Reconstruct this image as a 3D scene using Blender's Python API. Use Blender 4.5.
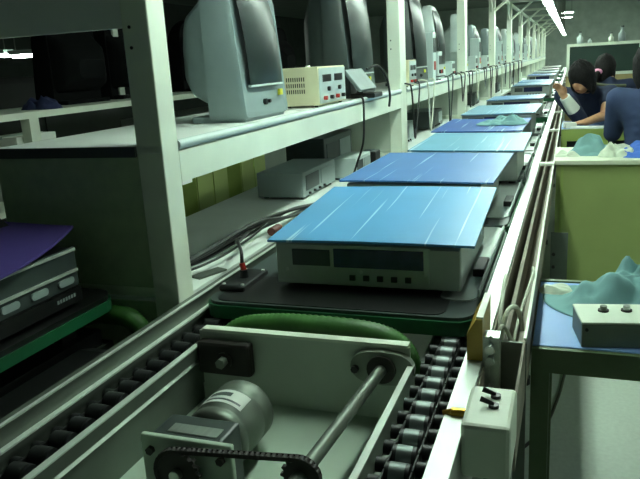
import bpy, bmesh, math, random
from mathutils import Vector, Matrix, noise
random.seed(7)
scene = bpy.context.scene
for o in list(bpy.data.objects): bpy.data.objects.remove(o)
COL = scene.collection

# ------------------------------------------------------------------ camera
F_PX = 687.0
cam_d = bpy.data.cameras.new('camera'); cam = bpy.data.objects.new('camera', cam_d); COL.objects.link(cam)
cam_d.sensor_fit = 'HORIZONTAL'; cam_d.sensor_width = 36.0; cam_d.lens = 36.0 * F_PX / 640.0
cam_d.clip_start = 0.02; cam_d.clip_end = 200
Rm = Matrix(((0.94115562, -0.03169864, 0.33648373),
             (0.33337789, 0.25069488, -0.90885162),
             (-0.05554538, 0.96754704, 0.24651052)))
cam.matrix_world = Matrix.Translation((0, 0, 1.3)) @ Rm.to_4x4()
scene.camera = cam
# ------------------------------------------------------------------ world + exposure
scene.view_settings.view_transform = 'Standard'; scene.view_settings.look = 'None'
scene.view_settings.gamma = 1.0; scene.view_settings.exposure = 1.22
try: scene.view_settings.use_curve_mapping = False
except Exception: pass
world = bpy.data.worlds.new('world'); scene.world = world; world.use_nodes = True
world.node_tree.nodes['Background'].inputs[0].default_value = (0.30, 0.36, 0.31, 1)
world.node_tree.nodes['Background'].inputs[1].default_value = 0.12
LAMP_COL = (0.84, 1.0, 0.885)
LINE_LAMP = 23.0      # emission of the tubes over the line
HALL_OR_FILL_LAMP = 30.0       # emission of the hall tubes and of the added fill lamps

# ------------------------------------------------------------------ helpers
def lin(c):
    return tuple((v / 255 / 12.92) if v / 255 <= .04045 else ((v / 255 + .055) / 1.055) ** 2.4 for v in c)
MATS = {}
def mat(name, rgb, rough=.5, metal=0.0, vary=.12, scale=14.0, stretch=None, bump=0.0, emit=None, spec=.5, alpha=None):
    if name in MATS: return MATS[name]
    m = bpy.data.materials.new(name); m.use_nodes = True; nt = m.node_tree; b = nt.nodes['Principled BSDF']
    c = lin(rgb)
    b.inputs['Roughness'].default_value = rough; b.inputs['Metallic'].default_value = metal
    b.inputs['Specular IOR Level'].default_value = spec
    if emit:
        b.inputs['Base Color'].default_value = (*c, 1)
        b.inputs['Emission Color'].default_value = (*LAMP_COL, 1); b.inputs['Emission Strength'].default_value = emit
    else:
        tc = nt.nodes.new('ShaderNodeTexCoord'); n = nt.nodes.new('ShaderNodeTexNoise')
        mp = nt.nodes.new('ShaderNodeMapping'); nt.links.new(tc.outputs['Object'], mp.inputs[0])
        if stretch: mp.inputs['Scale'].default_value = stretch
        nt.links.new(mp.outputs[0], n.inputs['Vector'])
        n.inputs['Scale'].default_value = scale; n.inputs['Detail'].default_value = 5
        r = nt.nodes.new('ShaderNodeValToRGB'); nt.links.new(n.outputs['Fac'], r.inputs[0])
        r.color_ramp.elements[0].position = .3; r.color_ramp.elements[1].position = .7
        r.color_ramp.elements[0].color = (*[max(0, v * (1 - vary)) for v in c], 1)
        r.color_ramp.elements[1].color = (*[min(1, v * (1 + vary)) for v in c], 1)
        nt.links.new(r.outputs[0], b.inputs['Base Color'])
        if bump:
            bp = nt.nodes.new('ShaderNodeBump'); bp.inputs['Strength'].default_value = bump; bp.inputs['Distance'].default_value = .004
            nt.links.new(n.outputs['Fac'], bp.inputs['Height']); nt.links.new(bp.outputs[0], b.inputs['Normal'])
    MATS[name] = m
    return m

def board_mat(name, rgb, streak=(190, 225, 235), seed=0.0):
    """matte plastic board with a few pale lengthwise scratches"""
    m = bpy.data.materials.new(name); m.use_nodes = True; nt = m.node_tree; b = nt.nodes['Principled BSDF']
    b.inputs['Roughness'].default_value = .42
    tc = nt.nodes.new('ShaderNodeTexCoord')
    mp = nt.nodes.new('ShaderNodeMapping'); mp.inputs['Scale'].default_value = (58, 1.1, 1); mp.inputs['Location'].default_value = (seed, seed * 2, 0)
    mp.inputs['Rotation'].default_value = (0, 0, .04)
    nt.links.new(tc.outputs['Object'], mp.inputs[0])
    n = nt.nodes.new('ShaderNodeTexNoise'); n.inputs['Scale'].default_value = 1.0; n.inputs['Detail'].default_value = 2
    nt.links.new(mp.outputs[0], n.inputs['Vector'])
    r = nt.nodes.new('ShaderNodeValToRGB'); nt.links.new(n.outputs['Fac'], r.inputs[0])
    r.color_ramp.elements[0].position = .625; r.color_ramp.elements[1].position = .68
    r.color_ramp.elements[0].color = (0, 0, 0, 1); r.color_ramp.elements[1].color = (.75, .75, .75, 1)
    n2 = nt.nodes.new('ShaderNodeTexNoise'); n2.inputs['Scale'].default_value = 5; nt.links.new(tc.outputs['Object'], n2.inputs['Vector'])
    c = lin(rgb)
    r2 = nt.nodes.new('ShaderNodeValToRGB'); nt.links.new(n2.outputs['Fac'], r2.inputs[0])
    r2.color_ramp.elements[0].color = (*[v * .86 for v in c], 1); r2.color_ramp.elements[1].color = (*[min(1, v * 1.14) for v in c], 1)
    mx = nt.nodes.new('ShaderNodeMix'); mx.data_type = 'RGBA'
    nt.links.new(r.outputs[0], mx.inputs['Factor']); nt.links.new(r2.outputs[0], mx.inputs[6]); mx.inputs[7].default_value = (*lin(streak), 1)
    nt.links.new(mx.outputs[2], b.inputs['Base Color'])
    return m

class MB:
    """collects simple shapes, built as one mesh object"""
    def __init__(s): s.v = []; s.f = []; s.sm = []
    def add(s, vs, fs, smooth=False, M=None):
        o = len(s.v)
        s.v += [tuple(M @ Vector(p)) if M else tuple(p) for p in vs]
        s.f += [tuple(i + o for i in f) for f in fs]; s.sm += [smooth] * len(fs)
        return s
    def box(s, x0, x1, y0, y1, z0, z1, b=0.0, M=None):
        if b <= 0:
            vs = [(x, y, z) for z in (z0, z1) for x, y in ((x0, y0), (x1, y0), (x1, y1), (x0, y1))]
            return s.add(vs, [(3, 2, 1, 0), (4, 5, 6, 7), (0, 1, 5, 4), (1, 2, 6, 5), (2, 3, 7, 6), (3, 0, 4, 7)], M=M)
        bm = bmesh.new(); bmesh.ops.create_cube(bm, size=1.0)
        for v in bm.verts:
            v.co = Vector(((x0 + x1) / 2 + v.co.x * (x1 - x0), (y0 + y1) / 2 + v.co.y * (y1 - y0), (z0 + z1) / 2 + v.co.z * (z1 - z0)))
        bmesh.ops.bevel(bm, geom=bm.edges[:], offset=b, segments=2, profile=.5, affect='EDGES')
        bm.verts.index_update()
        s.add([v.co.copy() for v in bm.verts], [[v.index for v in f.verts] for f in bm.faces], M=M); bm.free()
        return s
    def cyl(s, p0, p1, r0, r1=None, n=16, caps=True):
        r1 = r0 if r1 is None else r1
        p0 = Vector(p0); p1 = Vector(p1); d = (p1 - p0).normalized()
        a = d.orthogonal().normalized(); b_ = d.cross(a)
        vs = []
        for p, r in ((p0, r0), (p1, r1)):
            for i in range(n):
                t = 2 * math.pi * i / n; vs.append(p + a * (r * math.cos(t)) + b_ * (r * math.sin(t)))
        s.add(vs, [(i, (i + 1) % n, n + (i + 1) % n, n + i) for i in range(n)], True)
        if caps:
            s.add(vs[:n], [tuple(reversed(range(n)))]); s.add(vs[n:], [tuple(range(n))])
        return s
    def prism(s, pts, axis, a0, a1, M=None):
        """pts: 2-D outline (counter-clockwise), extruded along axis 0/1/2"""
        def mk(p, a):
            return (a, p[0], p[1]) if axis == 0 else ((p[0], a, p[1]) if axis == 1 else (p[0], p[1], a))
        n = len(pts); vs = [mk(p, a0) for p in pts] + [mk(p, a1) for p in pts]
        fs = [(i, (i + 1) % n, n + (i + 1) % n, n + i) for i in range(n)] + [tuple(reversed(range(n))), tuple(range(n, 2 * n))]
        return s.add(vs, fs, M=M)
    def loft(s, rings, cap0=True, cap1=True, smooth=True, closed=True):
        n = len(rings[0]); vs = [p for r in rings for p in r]; fs = []
        for k in range(len(rings) - 1):
            for i in range(n if closed else n - 1):
                fs.append((k * n + i, k * n + (i + 1) % n, (k + 1) * n + (i + 1) % n, (k + 1) * n + i))
        s.add(vs, fs, smooth)
        if cap0: s.add(rings[0], [tuple(reversed(range(n)))])
        if cap1: s.add(rings[-1], [tuple(range(n))])
        return s
    def tube(s, pts, r, n=8, sub=6, ribs=0.0, rib_n=0):
        P = [Vector(p) for p in pts]; Q = []
        ext = [P[0] * 2 - P[1]] + P + [P[-1] * 2 - P[-2]]
        for i in range(1, len(ext) - 2):
            a, b_, c, d = ext[i - 1:i + 3]
            for k in range(sub):
                t = k / sub
                Q.append(.5 * ((2 * b_) + (c - a) * t + (2 * a - 5 * b_ + 4 * c - d) * t * t + (3 * b_ - a - 3 * c + d) * t ** 3))
        Q.append(P[-1])
        rings = []; up = Vector((0, 0, 1))
        prev = None
        for i, q in enumerate(Q):
            d = (Q[min(i + 1, len(Q) - 1)] - Q[max(i - 1, 0)]).normalized()
            if prev is None: a = d.orthogonal().normalized()
            else:
                a = prev - d * prev.dot(d); a.normalize()
            prev = a; b_ = d.cross(a)
            rr = r + (ribs if i % 2 else -ribs)
            rings.append([q + a * (rr * math.cos(2 * math.pi * j / n)) + b_ * (rr * math.sin(2 * math.pi * j / n)) for j in range(n)])
        return s.loft(rings)
    def mesh(s, name):
        me = bpy.data.meshes.new(name); me.from_pydata(s.v, [], s.f)
        me.polygons.foreach_set('use_smooth', s.sm); 
        bm = bmesh.new(); bm.from_mesh(me); bmesh.ops.recalc_face_normals(bm, faces=bm.faces[:]); bm.to_mesh(me); bm.free()
        me.update(); return me
    def build(s, name, m, parent=None, loc=None, rz=0):
        me = s.mesh(name); me.materials.append(m)
        o = bpy.data.objects.new(name, me); COL.objects.link(o)
        if parent: o.parent = parent
        if loc: o.location = loc
        if rz: o.rotation_euler.z = rz
        return o

def empty(name, loc=(0, 0, 0), rz=0):
    o = bpy.data.objects.new(name, None); COL.objects.link(o); o.location = loc; o.rotation_euler.z = rz; o.empty_display_size = .05
    return o
def tag(o, label=None, cat=None, group=None, kind=None):
    if label: o['label'] = label
    if cat: o['category'] = cat
    if group: o['group'] = group
    if kind: o['kind'] = kind
    return o
def copy_tree(o, parent=None):
    c = o.copy(); COL.objects.link(c)
    if parent: c.parent = parent
    for ch in list(o.children): copy_tree(ch, c)
    return c
def rrect(w, h, r, n=4, cx=0, cy=0):
    """rounded rectangle outline, counter-clockwise"""
    pts = []
    for qx, qy, a0 in ((1, 1, 0), (-1, 1, 90), (-1, -1, 180), (1, -1, 270)):
        for k in range(n + 1):
            a = math.radians(a0 + 90 * k / n)
            pts.append((cx + qx * (w / 2 - r) + r * math.cos(a), cy + qy * (h / 2 - r) + r * math.sin(a)))
    return pts

# ------------------------------------------------------------------ materials
M_wall = mat('wall_paint', (176, 188, 178), .85, scale=3)
M_ceil = mat('ceiling_paint', (128, 138, 130), .9, scale=2)
M_floor = mat('floor_vinyl', (190, 200, 188), .5, scale=60, vary=.07)
M_cream = mat('cream_paint', (228, 236, 218), .45, vary=.05, scale=6)
M_lam = mat('white_laminate', (236, 242, 236), .35, vary=.04, scale=5)
M_panel = mat('grey_green_panel', (168, 188, 152), .75, vary=.08, scale=30)
M_alu = mat('aluminium', (176, 184, 176), .38, .85, vary=.08, scale=8, stretch=(20, .6, 20))
M_alu_lite = mat('bright_aluminium', (214, 222, 214), .42, .35, vary=.05, scale=8)
M_alu_dark = mat('dull_aluminium', (120, 128, 118), .5, .7, vary=.1, scale=9)
M_black = mat('black_plastic', (22, 24, 23), .4, vary=.2)
M_rubber = mat('black_rubber', (26, 27, 26), .6, vary=.2)
M_steel = mat('bright_steel', (190, 196, 192), .28, .9, vary=.08)
M_green = mat('green_plastic', (26, 96, 58), .45, vary=.15)
M_gmid = mat('ribbed_green_plastic', (58, 108, 44), .5, vary=.2, scale=20)
M_white = mat('white_paint', (205, 214, 200), .5, vary=.06, scale=5)
M_pan = mat('pale_green_paint', (188, 204, 186), .5, vary=.08, scale=6)
M_brown = mat('dark_cast_iron', (44, 40, 36), .55, vary=.2)
M_amber = mat('amber_polyurethane', (190, 160, 62), .35, vary=.1)
M_brass = mat('brass', (190, 150, 60), .3, .8, vary=.1)
M_olive = mat('olive_green_laminate', (160, 176, 106), .55, vary=.06, scale=4)
M_lime = mat('lime_green_paint', (164, 186, 100), .5, vary=.08, scale=5)
M_desk = mat('cream_laminate', (226, 230, 205), .4, vary=.04, scale=6)
M_dgreen = mat('dark_green_frame', (92, 110, 76), .5, vary=.12)
M_bluetop = mat('pale_blue_sheet', (130, 165, 222), .45, vary=.06, scale=4)
M_cloth = mat('aqua_cloth', (126, 168, 168), .95, vary=.07, scale=7, bump=.3)
M_bcloth = mat('blue_cloth', (76, 118, 205), .95, vary=.1, scale=7, bump=.3)
M_ncloth = mat('navy_cloth', (40, 48, 84), .95, vary=.15, scale=9, bump=.3)
M_wcloth = mat('white_cloth', (212, 220, 200), .95, vary=.05, scale=7)
M_silver = mat('silver_chassis', (170, 178, 172), .4, .55, vary=.06)
M_dwin = mat('dark_blue_window', (42, 50, 84), .25, vary=.25, scale=22)
M_beige = mat('beige_metal', (216, 212, 176), .5, vary=.05)
M_slot = mat('slot_shadow', (50, 50, 42), .8)
M_red = mat('red_plastic', (170, 40, 30), .4)
M_grey = mat('grey_plastic', (150, 164, 162), .45, vary=.05)
M_lgrey = mat('light_grey_plastic', (188, 202, 198), .4, vary=.05)
M_dgrey = mat('dark_grey_plastic', (60, 70, 68), .4, vary=.08)
M_screen = mat('screen_glass', (38, 47, 46), .36, vary=.08, spec=.3)
M_purple = mat('purple_board', (82, 66, 140), .6, vary=.06, scale=5)
M_tube = mat('lit_tube', (240, 255, 240), .5, emit=LINE_LAMP)
M_tubeh = mat('lit_hall_or_fill_tube', (240, 255, 240), .5, emit=HALL_OR_FILL_LAMP)
M_skin = mat('skin', (198, 148, 112), .55, vary=.06)
M_hair = mat('black_hair', (26, 24, 24), .75, vary=.5, scale=60, stretch=(3, 3, .6), bump=.8, spec=.25)
M_jacket = mat('navy_jacket', (36, 46, 72), .9, vary=.15, scale=12)
M_bjacket = mat('dusty_blue_jacket', (56, 70, 104), .9, vary=.12, scale=10)
M_trouser = mat('dark_trousers', (34, 36, 44), .9)
M_pink = mat('pink_band', (226, 150, 180), .7)
M_yellow = mat('yellow_stripe', (104, 106, 84), .8)
M_trunk = mat('dusty_trunking', (140, 134, 118), .7, vary=.2, scale=10, stretch=(8, .5, 8))
M_roller = mat('black_roller', (34, 37, 37), .45, vary=.2)
M_sleeve = mat('worn_steel', (120, 128, 126), .42, .6, vary=.15)
M_lip = mat('pale_lip', (224, 232, 222), .4, .2, vary=.04)
M_trim = mat('pale_silver_trim', (206, 214, 204), .35, .3, vary=.03)
M_glass = mat('dark_glass', (58, 74, 68), .15, vary=.15, scale=3, spec=.6)
M_tan = mat('tan_board', (176, 160, 112), .7, vary=.08)
M_paper = mat('white_paper', (232, 236, 228), .8, vary=.02)
M_cable = mat('white_cable', (206, 210, 190), .5)
M_copper = mat('copper_wire', (180, 120, 60), .4, .3)

# ------------------------------------------------------------------ the room
def struct(name, m, *box, label=None):
    o = MB().box(*box).build(name, m); o['kind'] = 'structure'; 
    if label: o['label'] = label
    return o
RX0, RX1, RY0, RY1, RH = -13.0, 7.0, -3.0, 37.0, 3.6
struct('floor', M_floor, RX0, RX1, RY0, RY1, -.1, 0, label='pale grey-green hall floor')
struct('ceiling', M_ceil, RX0, RX1, RY0, RY1, RH, RH + .1, label='dim grey hall ceiling')
struct('wall_left', mat('shaded_wall_paint', (62, 70, 64), .9, scale=3), RX0 - .1, RX0, RY0, RY1, 0, RH, label='far side wall of the hall')  # dimness of the left hall is put into this wall's colour
struct('wall_right', M_wall, RX1, RX1 + .1, RY0, RY1, 0, RH, label='side wall behind the work desks')
struct('wall_back', M_wall, RX0, RX1, RY1, RY1 + .1, 0, RH, label='grey end wall of the hall')
struct('wall_front', M_wall, RX0, RX1, RY0 - .1, RY0, 0, RH, label='hall wall behind the line head')

# ------------------------------------------------------------------ lamps
def line_lamp(first):
    t = empty('fluorescent_lamp')
    MB().prism([(-.075, .005), (-.03, .045), (.03, .045), (.075, .005), (.07, .003), (.028, .04), (-.028, .04), (-.07, .003)][::-1], 1, -.62, .62).build('reflector', M_lgrey, t)
    MB().cyl((-.03, -.58, .012), (-.03, .58, .012), .013, n=10).cyl((.03, -.58, .012), (.03, .58, .012), .013, n=10).build('tube', M_tube, t)
    MB().box(-.05, .05, -.6, -.58, -.005, .04).build('socket', M_white, t)
    MB().box(-.05, .05, .58, .6, -.005, .04).build('socket', M_white, t)
    for y in (-.5, .5):
        MB().cyl((0, y, .04), (0, y, RH - LAMP_Z), .006, n=6).build('hanger_rod', M_alu_dark, t)
    return t
LAMP_Z = 1.95
lp = line_lamp(True)
N_LAMP = 22
for i in range(N_LAMP):
    t = lp if i == 0 else copy_tree(lp)
    t.location = (-.335, 1.93 + i * 1.5, LAMP_Z)
    tag(t, 'twin-tube fluorescent lamp hung in the row above the conveyor', 'lamp', 'lamps in the row above the conveyor')
def hall_or_fill_lamp(loc, rz, label, group, half=.6):
    t = empty('ceiling_or_fill_lamp', loc, rz)
    MB().box(-half, half, -.09, .09, .02, .07).build('housing', M_lgrey, t)
    MB().cyl((-half + .03, -.04, 0), (half - .03, -.04, 0), .018, n=10).cyl((-half + .03, .04, 0), (half - .03, .04, 0), .018, n=10).build('tube', M_tubeh, t)
    for x in (-half * .7, half * .7): MB().cyl((x, 0, .07), (x, 0, RH - loc[2]), .006, n=6).build('hanger_rod', M_alu_dark, t)
    tag(t, label, 'lamp', group); return t
for x, y, z in ((-.22, 30, 2.72), (-.26, 34.0, 2.72)):
    hall_or_fill_lamp((x, y, z), 0, 'short ceiling lamp hung crosswise near the end wall', 'crosswise lamps by the end wall', .24)
for x, y, z in ((-6.72, 7.0, 1.625), (-6.30, 7.0, 1.60)):
    hall_or_fill_lamp((x, y, z), .08, 'short lamp hung low over a distant line beyond the benches', 'distant lamps beyond the benches', .17)
for x, ys in ((3.6, (2.6, 8.5, 13.0, 19.0, 26.0, 30.0, 34.0)),):  # fill lamps added out of view to brighten the hall and end wall
    for y in ys:
        hall_or_fill_lamp((x, y, 2.9), math.pi / 2, 'added fill lamp hung lengthwise out of view beside the line', 'added fill lamps out of view')

# ------------------------------------------------------------------ conveyor
YC0, YC1 = .25, 30.0
cv = tag(empty('conveyor', (-.52, 1, 0)), 'long aluminium double-chain conveyor running down the hall', 'conveyor')
cv_off = Vector((-.52, 1, 0))
def cpart(mb, name, m, parent=None):
    o = mb.build(name, m, parent or cv); 
    if parent is None: o.location = -cv_off
    return o
# left guide rail: lipped profile, inner face towards the pallets
cpart(MB().prism([(-.886, .60), (-.864, .60), (-.864, .700), (-.857, .703), (-.857, .712), (-.866, .716), (-.866, .752), (-.886, .752)], 1, YC0, YC1), 'guide_rail', M_alu_dark)
cpart(MB().box(-.869, -.8615, YC0, YC1, .7522, .7555), 'rail_lip', M_lip)
cpart(MB().box(-.866, -.8545, YC0, YC1, .7125, .7165), 'rail_lip', M_lip)
cpart(MB().box(-.783, -.7695, YC0, 1.262, .7002, .7035), 'guide_lip', M_lip)
cpart(MB().box(-.2915, -.279, YC0, 1.262, .7002, .7035), 'guide_lip', M_lip)
# right guide rail with a broad bright top
cpart(MB().prism([(-.168, .60), (-.138, .60), (-.138, .752), (-.172, .752), (-.172, .744), (-.168, .742)], 1, YC0, YC1), 'guide_rail', M_alu_lite)
# inner chain guide plates
cpart(MB().prism([(-.781, .56), (-.772, .56), (-.772, .664), (-.766, .668), (-.772, .672), (-.772, .70), (-.781, .70)], 1, YC0, 1.262), 'chain_guide', M_alu_dark)
cpart(MB().box(-.781, -.772, 1.29, YC1, .60, .66), 'chain_guide', M_alu)
cpart(MB().prism([(-.290, .56), (-.281, .56), (-.281, .70), (-.290, .70), (-.290, .672), (-.297, .668), (-.290, .664)], 1, YC0, 1.262), 'chain_guide', M_alu)
cpart(MB().box(-.290, -.281, 1.29, YC1, .60, .66), 'chain_guide', M_alu)
cpart(MB().box(-.864, -.781, YC0, YC1, .60, .655), 'chain_bed', M_alu_dark)
cpart(MB().box(-.281, -.168, YC0, YC1, .60, .655), 'chain_bed', M_alu_dark)
# cable trunking on the operator side
cpart(MB().box(-.138, -.134, 1.06, YC1, .62, .742).box(-.134, -.073, 1.06, YC1, .62, .625).box(-.073, -.068, 1.06, YC1, .62, .746), 'cable_trunking', M_trunk)
cpart(MB().box(-.0725, -.0665, 1.33, YC1, .744, .750), 'trunking_lip', M_cream)
cpart(MB().box(-.132, -.066, 1.322, 1.33, .40, .742), 'trunking_end_plate', M_alu_dark)
cpart(MB().box(-.122, -.112, 1.4, YC1, .626, .70), 'trunking_divider', M_trunk)
for k in range(16):     # clips over the trunking
    y = 3.62 + k * 1.6
    cpart(MB().box(-.134, -.068, y, y + .045, .742, .756), 'trunking_clip', M_cream)
# cross plate with top flange at the transfer unit and the pan in front of it
cpart(MB().box(-.772, -.290, 1.268, 1.276, .56, .735), 'cross_plate', M_white)
cpart(MB().box(-.762, -.292, 1.262, 1.285, .735, .742), 'cross_bar', M_cream)
cpart(MB().box(-.772, -.290, .4, 1.268, .56, .57), 'drip_pan', M_pan)
# uprights and feet
for k in range(14):
    y = .45 + k * 2.2
    for x in (-.885, -.168):
        u = cpart(MB().box(x, x + .045, y, y + .045, .03, .60), 'upright', M_alu_dark)
        MB().cyl((x + .022, y + .022, 0), (x + .022, y + .022, .03), .03, n=12).build('foot', M_black, u)
    cpart(MB().box(-.84, -.168, y + .01, y + .035, .2, .24), 'cross_member', M_alu_dark)
# end upright on the operator side with slot, bolts and amber stop
u = cpart(MB().prism([(-.137, 1.20), (-.126, 1.20), (-.126, 1.206), (-.120, 1.206), (-.120, 1.20), (-.108, 1.20), (-.108, 1.235), (-.137, 1.235)], 2, .52, .80), 'stop_upright', M_alu)
for z in (.782, .760, .700, .680):
    MB().cyl((-.123, 1.185, z), (-.123, 1.208, z), .0055, n=10).cyl((-.123, 1.180, z), (-.123, 1.187, z), .009, n=6).build('bolt', M_steel, u)
cpart(MB().prism([(-.166, .752), (-.138, .752), (-.138, .832), (-.150, .832), (-.166, .803)], 1, 1.20, 1.34), 'stop_block', M_amber)
cpart(MB().box(-.150, -.1375, 1.205, 1.345, .8322, .836), 'stop_cap', M_cream)

# roller chains -------------------------------------------------------------
def make_chain(xc, label, msl):
    ch = tag(empty('roller_chain', (xc, .3, .66)), label, 'chain', 'conveyor roller chains')
    P = .0508
    big = MB().cyl((-.019, 0, .022), (.019, 0, .022), .019, n=14).mesh('roller'); big.materials.append(M_roller)
    core = MB().cyl((-.0125, 0, .022), (.0125, 0, .022), .0198, n=14).mesh('roller_sleeve'); core.materials.append(msl)
    sm = MB().cyl((-.0085, 0, .020), (.0085, 0, .020), .0125, n=10).mesh('side_roller'); sm.materials.append(M_roller)
    pl = MB().box(-.002, .002, -.024, .024, .010, .032, .0015).mesh('link_plate'); pl.materials.append(M_black)
    n = 26
    for k in range(n):
        y = k * P
        def put(name, me, x, dy=0, par=ch):
            o = bpy.data.objects.new(name, me); COL.objects.link(o); o.parent = par
            if par is ch: o.location = (x, y + dy, 0)
            return o
        r = put('roller', big, 0); put('roller_sleeve', core, 0, 0, r)
        put('side_roller', sm, -.0325, P / 2); put('side_roller', sm, .0325, P / 2)
        put('link_plate', pl, -.0215, P / 2); put('link_plate', pl, .0215, P / 2)
    rest = MB()
    for k in range(n, 230):
        y = k * P
        rest.cyl((-.019, y, .022), (.019, y, .022), .019, n=8)
        for s in (-1, 1): rest.cyl((s * .0325 - .008, y + P / 2, .02), (s * .0325 + .008, y + P / 2, .02), .0125, n=6)
    rest.build('far_rollers', M_roller, ch)['kind'] = 'stuff'
    return ch
make_chain(-.8195, 'black roller chain beside the bench, between guide rail and plate', M_roller)
make_chain(-.231, 'black roller chain with bright rollers, on the control box side', M_sleeve)

# transfer unit --------------------------------------------------------------
b = tag(empty('bearing_block', (-.700, 1.262, .68)), 'dark square bearing block with a hex nut on the cross plate', 'bearing')
MB().box(-.068, .062, -.022, .006, -.038, .040, .008).build('block', M_brown, b)
MB().cyl((0, -.022, 0), (0, -.026, 0), .019, n=18).build('washer', M_brown, b)
MB().cyl((0, -.026, 0), (0, -.044, 0), .012, n=6).build('nut', M_alu_dark, b)
fb = tag(empty('flange_bearing', (-.345, 1.262, .692)), 'round flange bearing with two ears carrying the drive shaft', 'bearing')
pts = []
for i in range(40):
    a = 2 * math.pi * i / 40
    r = .036 + .031 * abs(math.cos(a)) ** 3
    pts.append((r * math.cos(a), r * math.sin(a) * 1.02))
MB().prism(pts, 1, -.012, .006).build('flange', mat('flange_casting', (150, 160, 144), .5, .2), fb)
MB().cyl((0, -.012, 0), (0, -.020, 0), .030, n=24).build('bearing_insert', M_brown, fb)
for s in (-1, 1): MB().cyl((s * .056, -.012, -.004), (s * .056, -.022, -.004), .008, n=8).build('bolt', M_black, fb)
ds = tag(empty('drive_shaft', (-.345, 1.25, .692)), 'grey steel drive shaft running to the flange bearing', 'shaft')
MB().cyl((0, -.008, 0), (-.033, -.42, -.008), .0125, n=16).build('shaft', M_alu_dark, ds)
def sprocket(name, c, r, parent, teeth=16):
    pts = []
    for i in range(teeth):
        for da, rr in ((-.3, .9), (-.12, 1.06), (.12, 1.06), (.3, .9)):
            a = 2 * math.pi * (i + da) / teeth
            pts.append((c[0] + r * rr * math.cos(a), c[2] + r * rr * math.sin(a)))
    return MB().prism(pts, 1, c[1] - .004, c[1] + .004).build(name, M_brown, parent)
sprocket('sprocket', (-.0305, -.385, -.0075), .030, ds, 14)

mt = tag(empty('gear_motor', (-.59, .90, .57)), 'grey gear motor with a label plate, lying beside the drive shaft', 'motor')
MB().box(-.09, .085, -.012, .0, 0, .132, .003).build('mounting_plate', M_pan, mt)
MB().box(-.078, .06, .0, .075, .008, .128, .006).build('gearbox', M_dgrey, mt)
bod = MB()
prof = [(.075, .050), (.08, .062), (.10, .064), (.104, .060), (.112, .060), (.116, .064), (.17, .064), (.174, .061), (.182, .061), (.186, .064), (.212, .064), (.224, .056), (.230, .03)]
rings = [[(-.004 + r * math.cos(2 * math.pi * i / 32), y, .072 + r * math.sin(2 * math.pi * i / 32)) for i in range(32)] for y, r in prof]
bod.loft(rings).build('motor_body', M_alu_dark, mt)
lab = []
for y in (.118, .166):
    lab.append([(-.004 + .0652 * math.cos(math.radians(a)), y, .072 + .0652 * math.sin(math.radians(a))) for a in range(50, 131, 8)])
MB().loft(lab, False, False, closed=False).build('label_plate', M_paper, mt)
lab2 = [[(-.004 + .0656 * math.cos(math.radians(a)), y, .072 + .0656 * math.sin(math.radians(a))) for a in range(56, 125, 8)] for y in (.126, .132)]
MB().loft(lab2, False, False, closed=False).build('label_print', M_dgrey, mt)
lab2 = [[(-.004 + .0656 * math.cos(math.radians(a)), y, .072 + .0656 * math.sin(math.radians(a))) for a in range(80, 125, 8)] for y in (.142, .156)]
MB().loft(lab2, False, False, closed=False).build('label_print', M_dgrey, mt)
MB().box(-.05, .045, .012, .040, .1285, .1300).build('name_plate', M_alu, mt)
for x, z in ((-.07, .105), (.065, .105), (-.07, .03), (.065, .03)):
    MB().cyl((x, -.012, z), (x, -.020, z), .008, n=6).build('bolt', M_brown, mt)
MB().cyl((-.005, -.012, .085), (-.005, -.05, .085), .010, n=12).build('output_shaft', M_steel, mt)
sprocket('sprocket', (-.005, -.035, .085), .040, mt, 18)
# drive chain between the two sprockets
dc = tag(empty('drive_chain', (-.59, .866, .66)), 'thin black drive chain looped between motor and shaft sprockets', 'chain')
links = MB()
c1 = Vector((-.005, -.001, -.005)); r1 = .041; c2 = Vector((.2145, -.001, .0245)); r2 = .031
path = []
tilt = math.atan2(c2.z - c1.z, c2.x - c1.x)
for i in range(15):
    a = tilt + math.radians(90 + 180 * i / 14); path.append(c1 + Vector((r1 * math.cos(a), 0, r1 * math.sin(a))))
for i in range(13):
    a = tilt + math.radians(270 + 180 * i / 12); path.append(c2 + Vector((r2 * math.cos(a), 0, r2 * math.sin(a))))
path.append(path[0]); acc = []
for p, q in zip(path, path[1:]):
    L = (q - p).length; n = max(1, round(L / .0095))
    acc += [p + (q - p) * (k / n) for k in range(n)]
for i, p in enumerate(acc):
    links.cyl(p + Vector((0, -.005, 0)), p + Vector((0, .005, 0)), .0042, n=8)
    q = acc[(i + 1) % len(acc)]; d = (q - p)
    for yy in (-.0055, .0055):
        ang = math.atan2(d.z, d.x)
        links.box(-.001, d.length + .001, -.0008, .0008, -.0035, .0035, M=Matrix.Translation(p + Vector((0, yy, 0))) @ Matrix.Rotation(-ang, 4, 'Y'))
links.build('chain_links', M_brown, dc)

# green corrugated hose behind the cross plate
hs = MB().tube([(-.75, 1.32, .60), (-.742, 1.32, .67), (-.70, 1.322, .72), (-.62, 1.322, .738), (-.52, 1.322, .742), (-.40, 1.322, .738), (-.335, 1.322, .72), (-.306, 1.32, .68), (-.302, 1.312, .60)], .026, n=14, sub=16, ribs=.0012)
tag(hs.build('corrugated_hose', M_gmid), 'green corrugated hose arched behind the white cross bar', 'hose')

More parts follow.
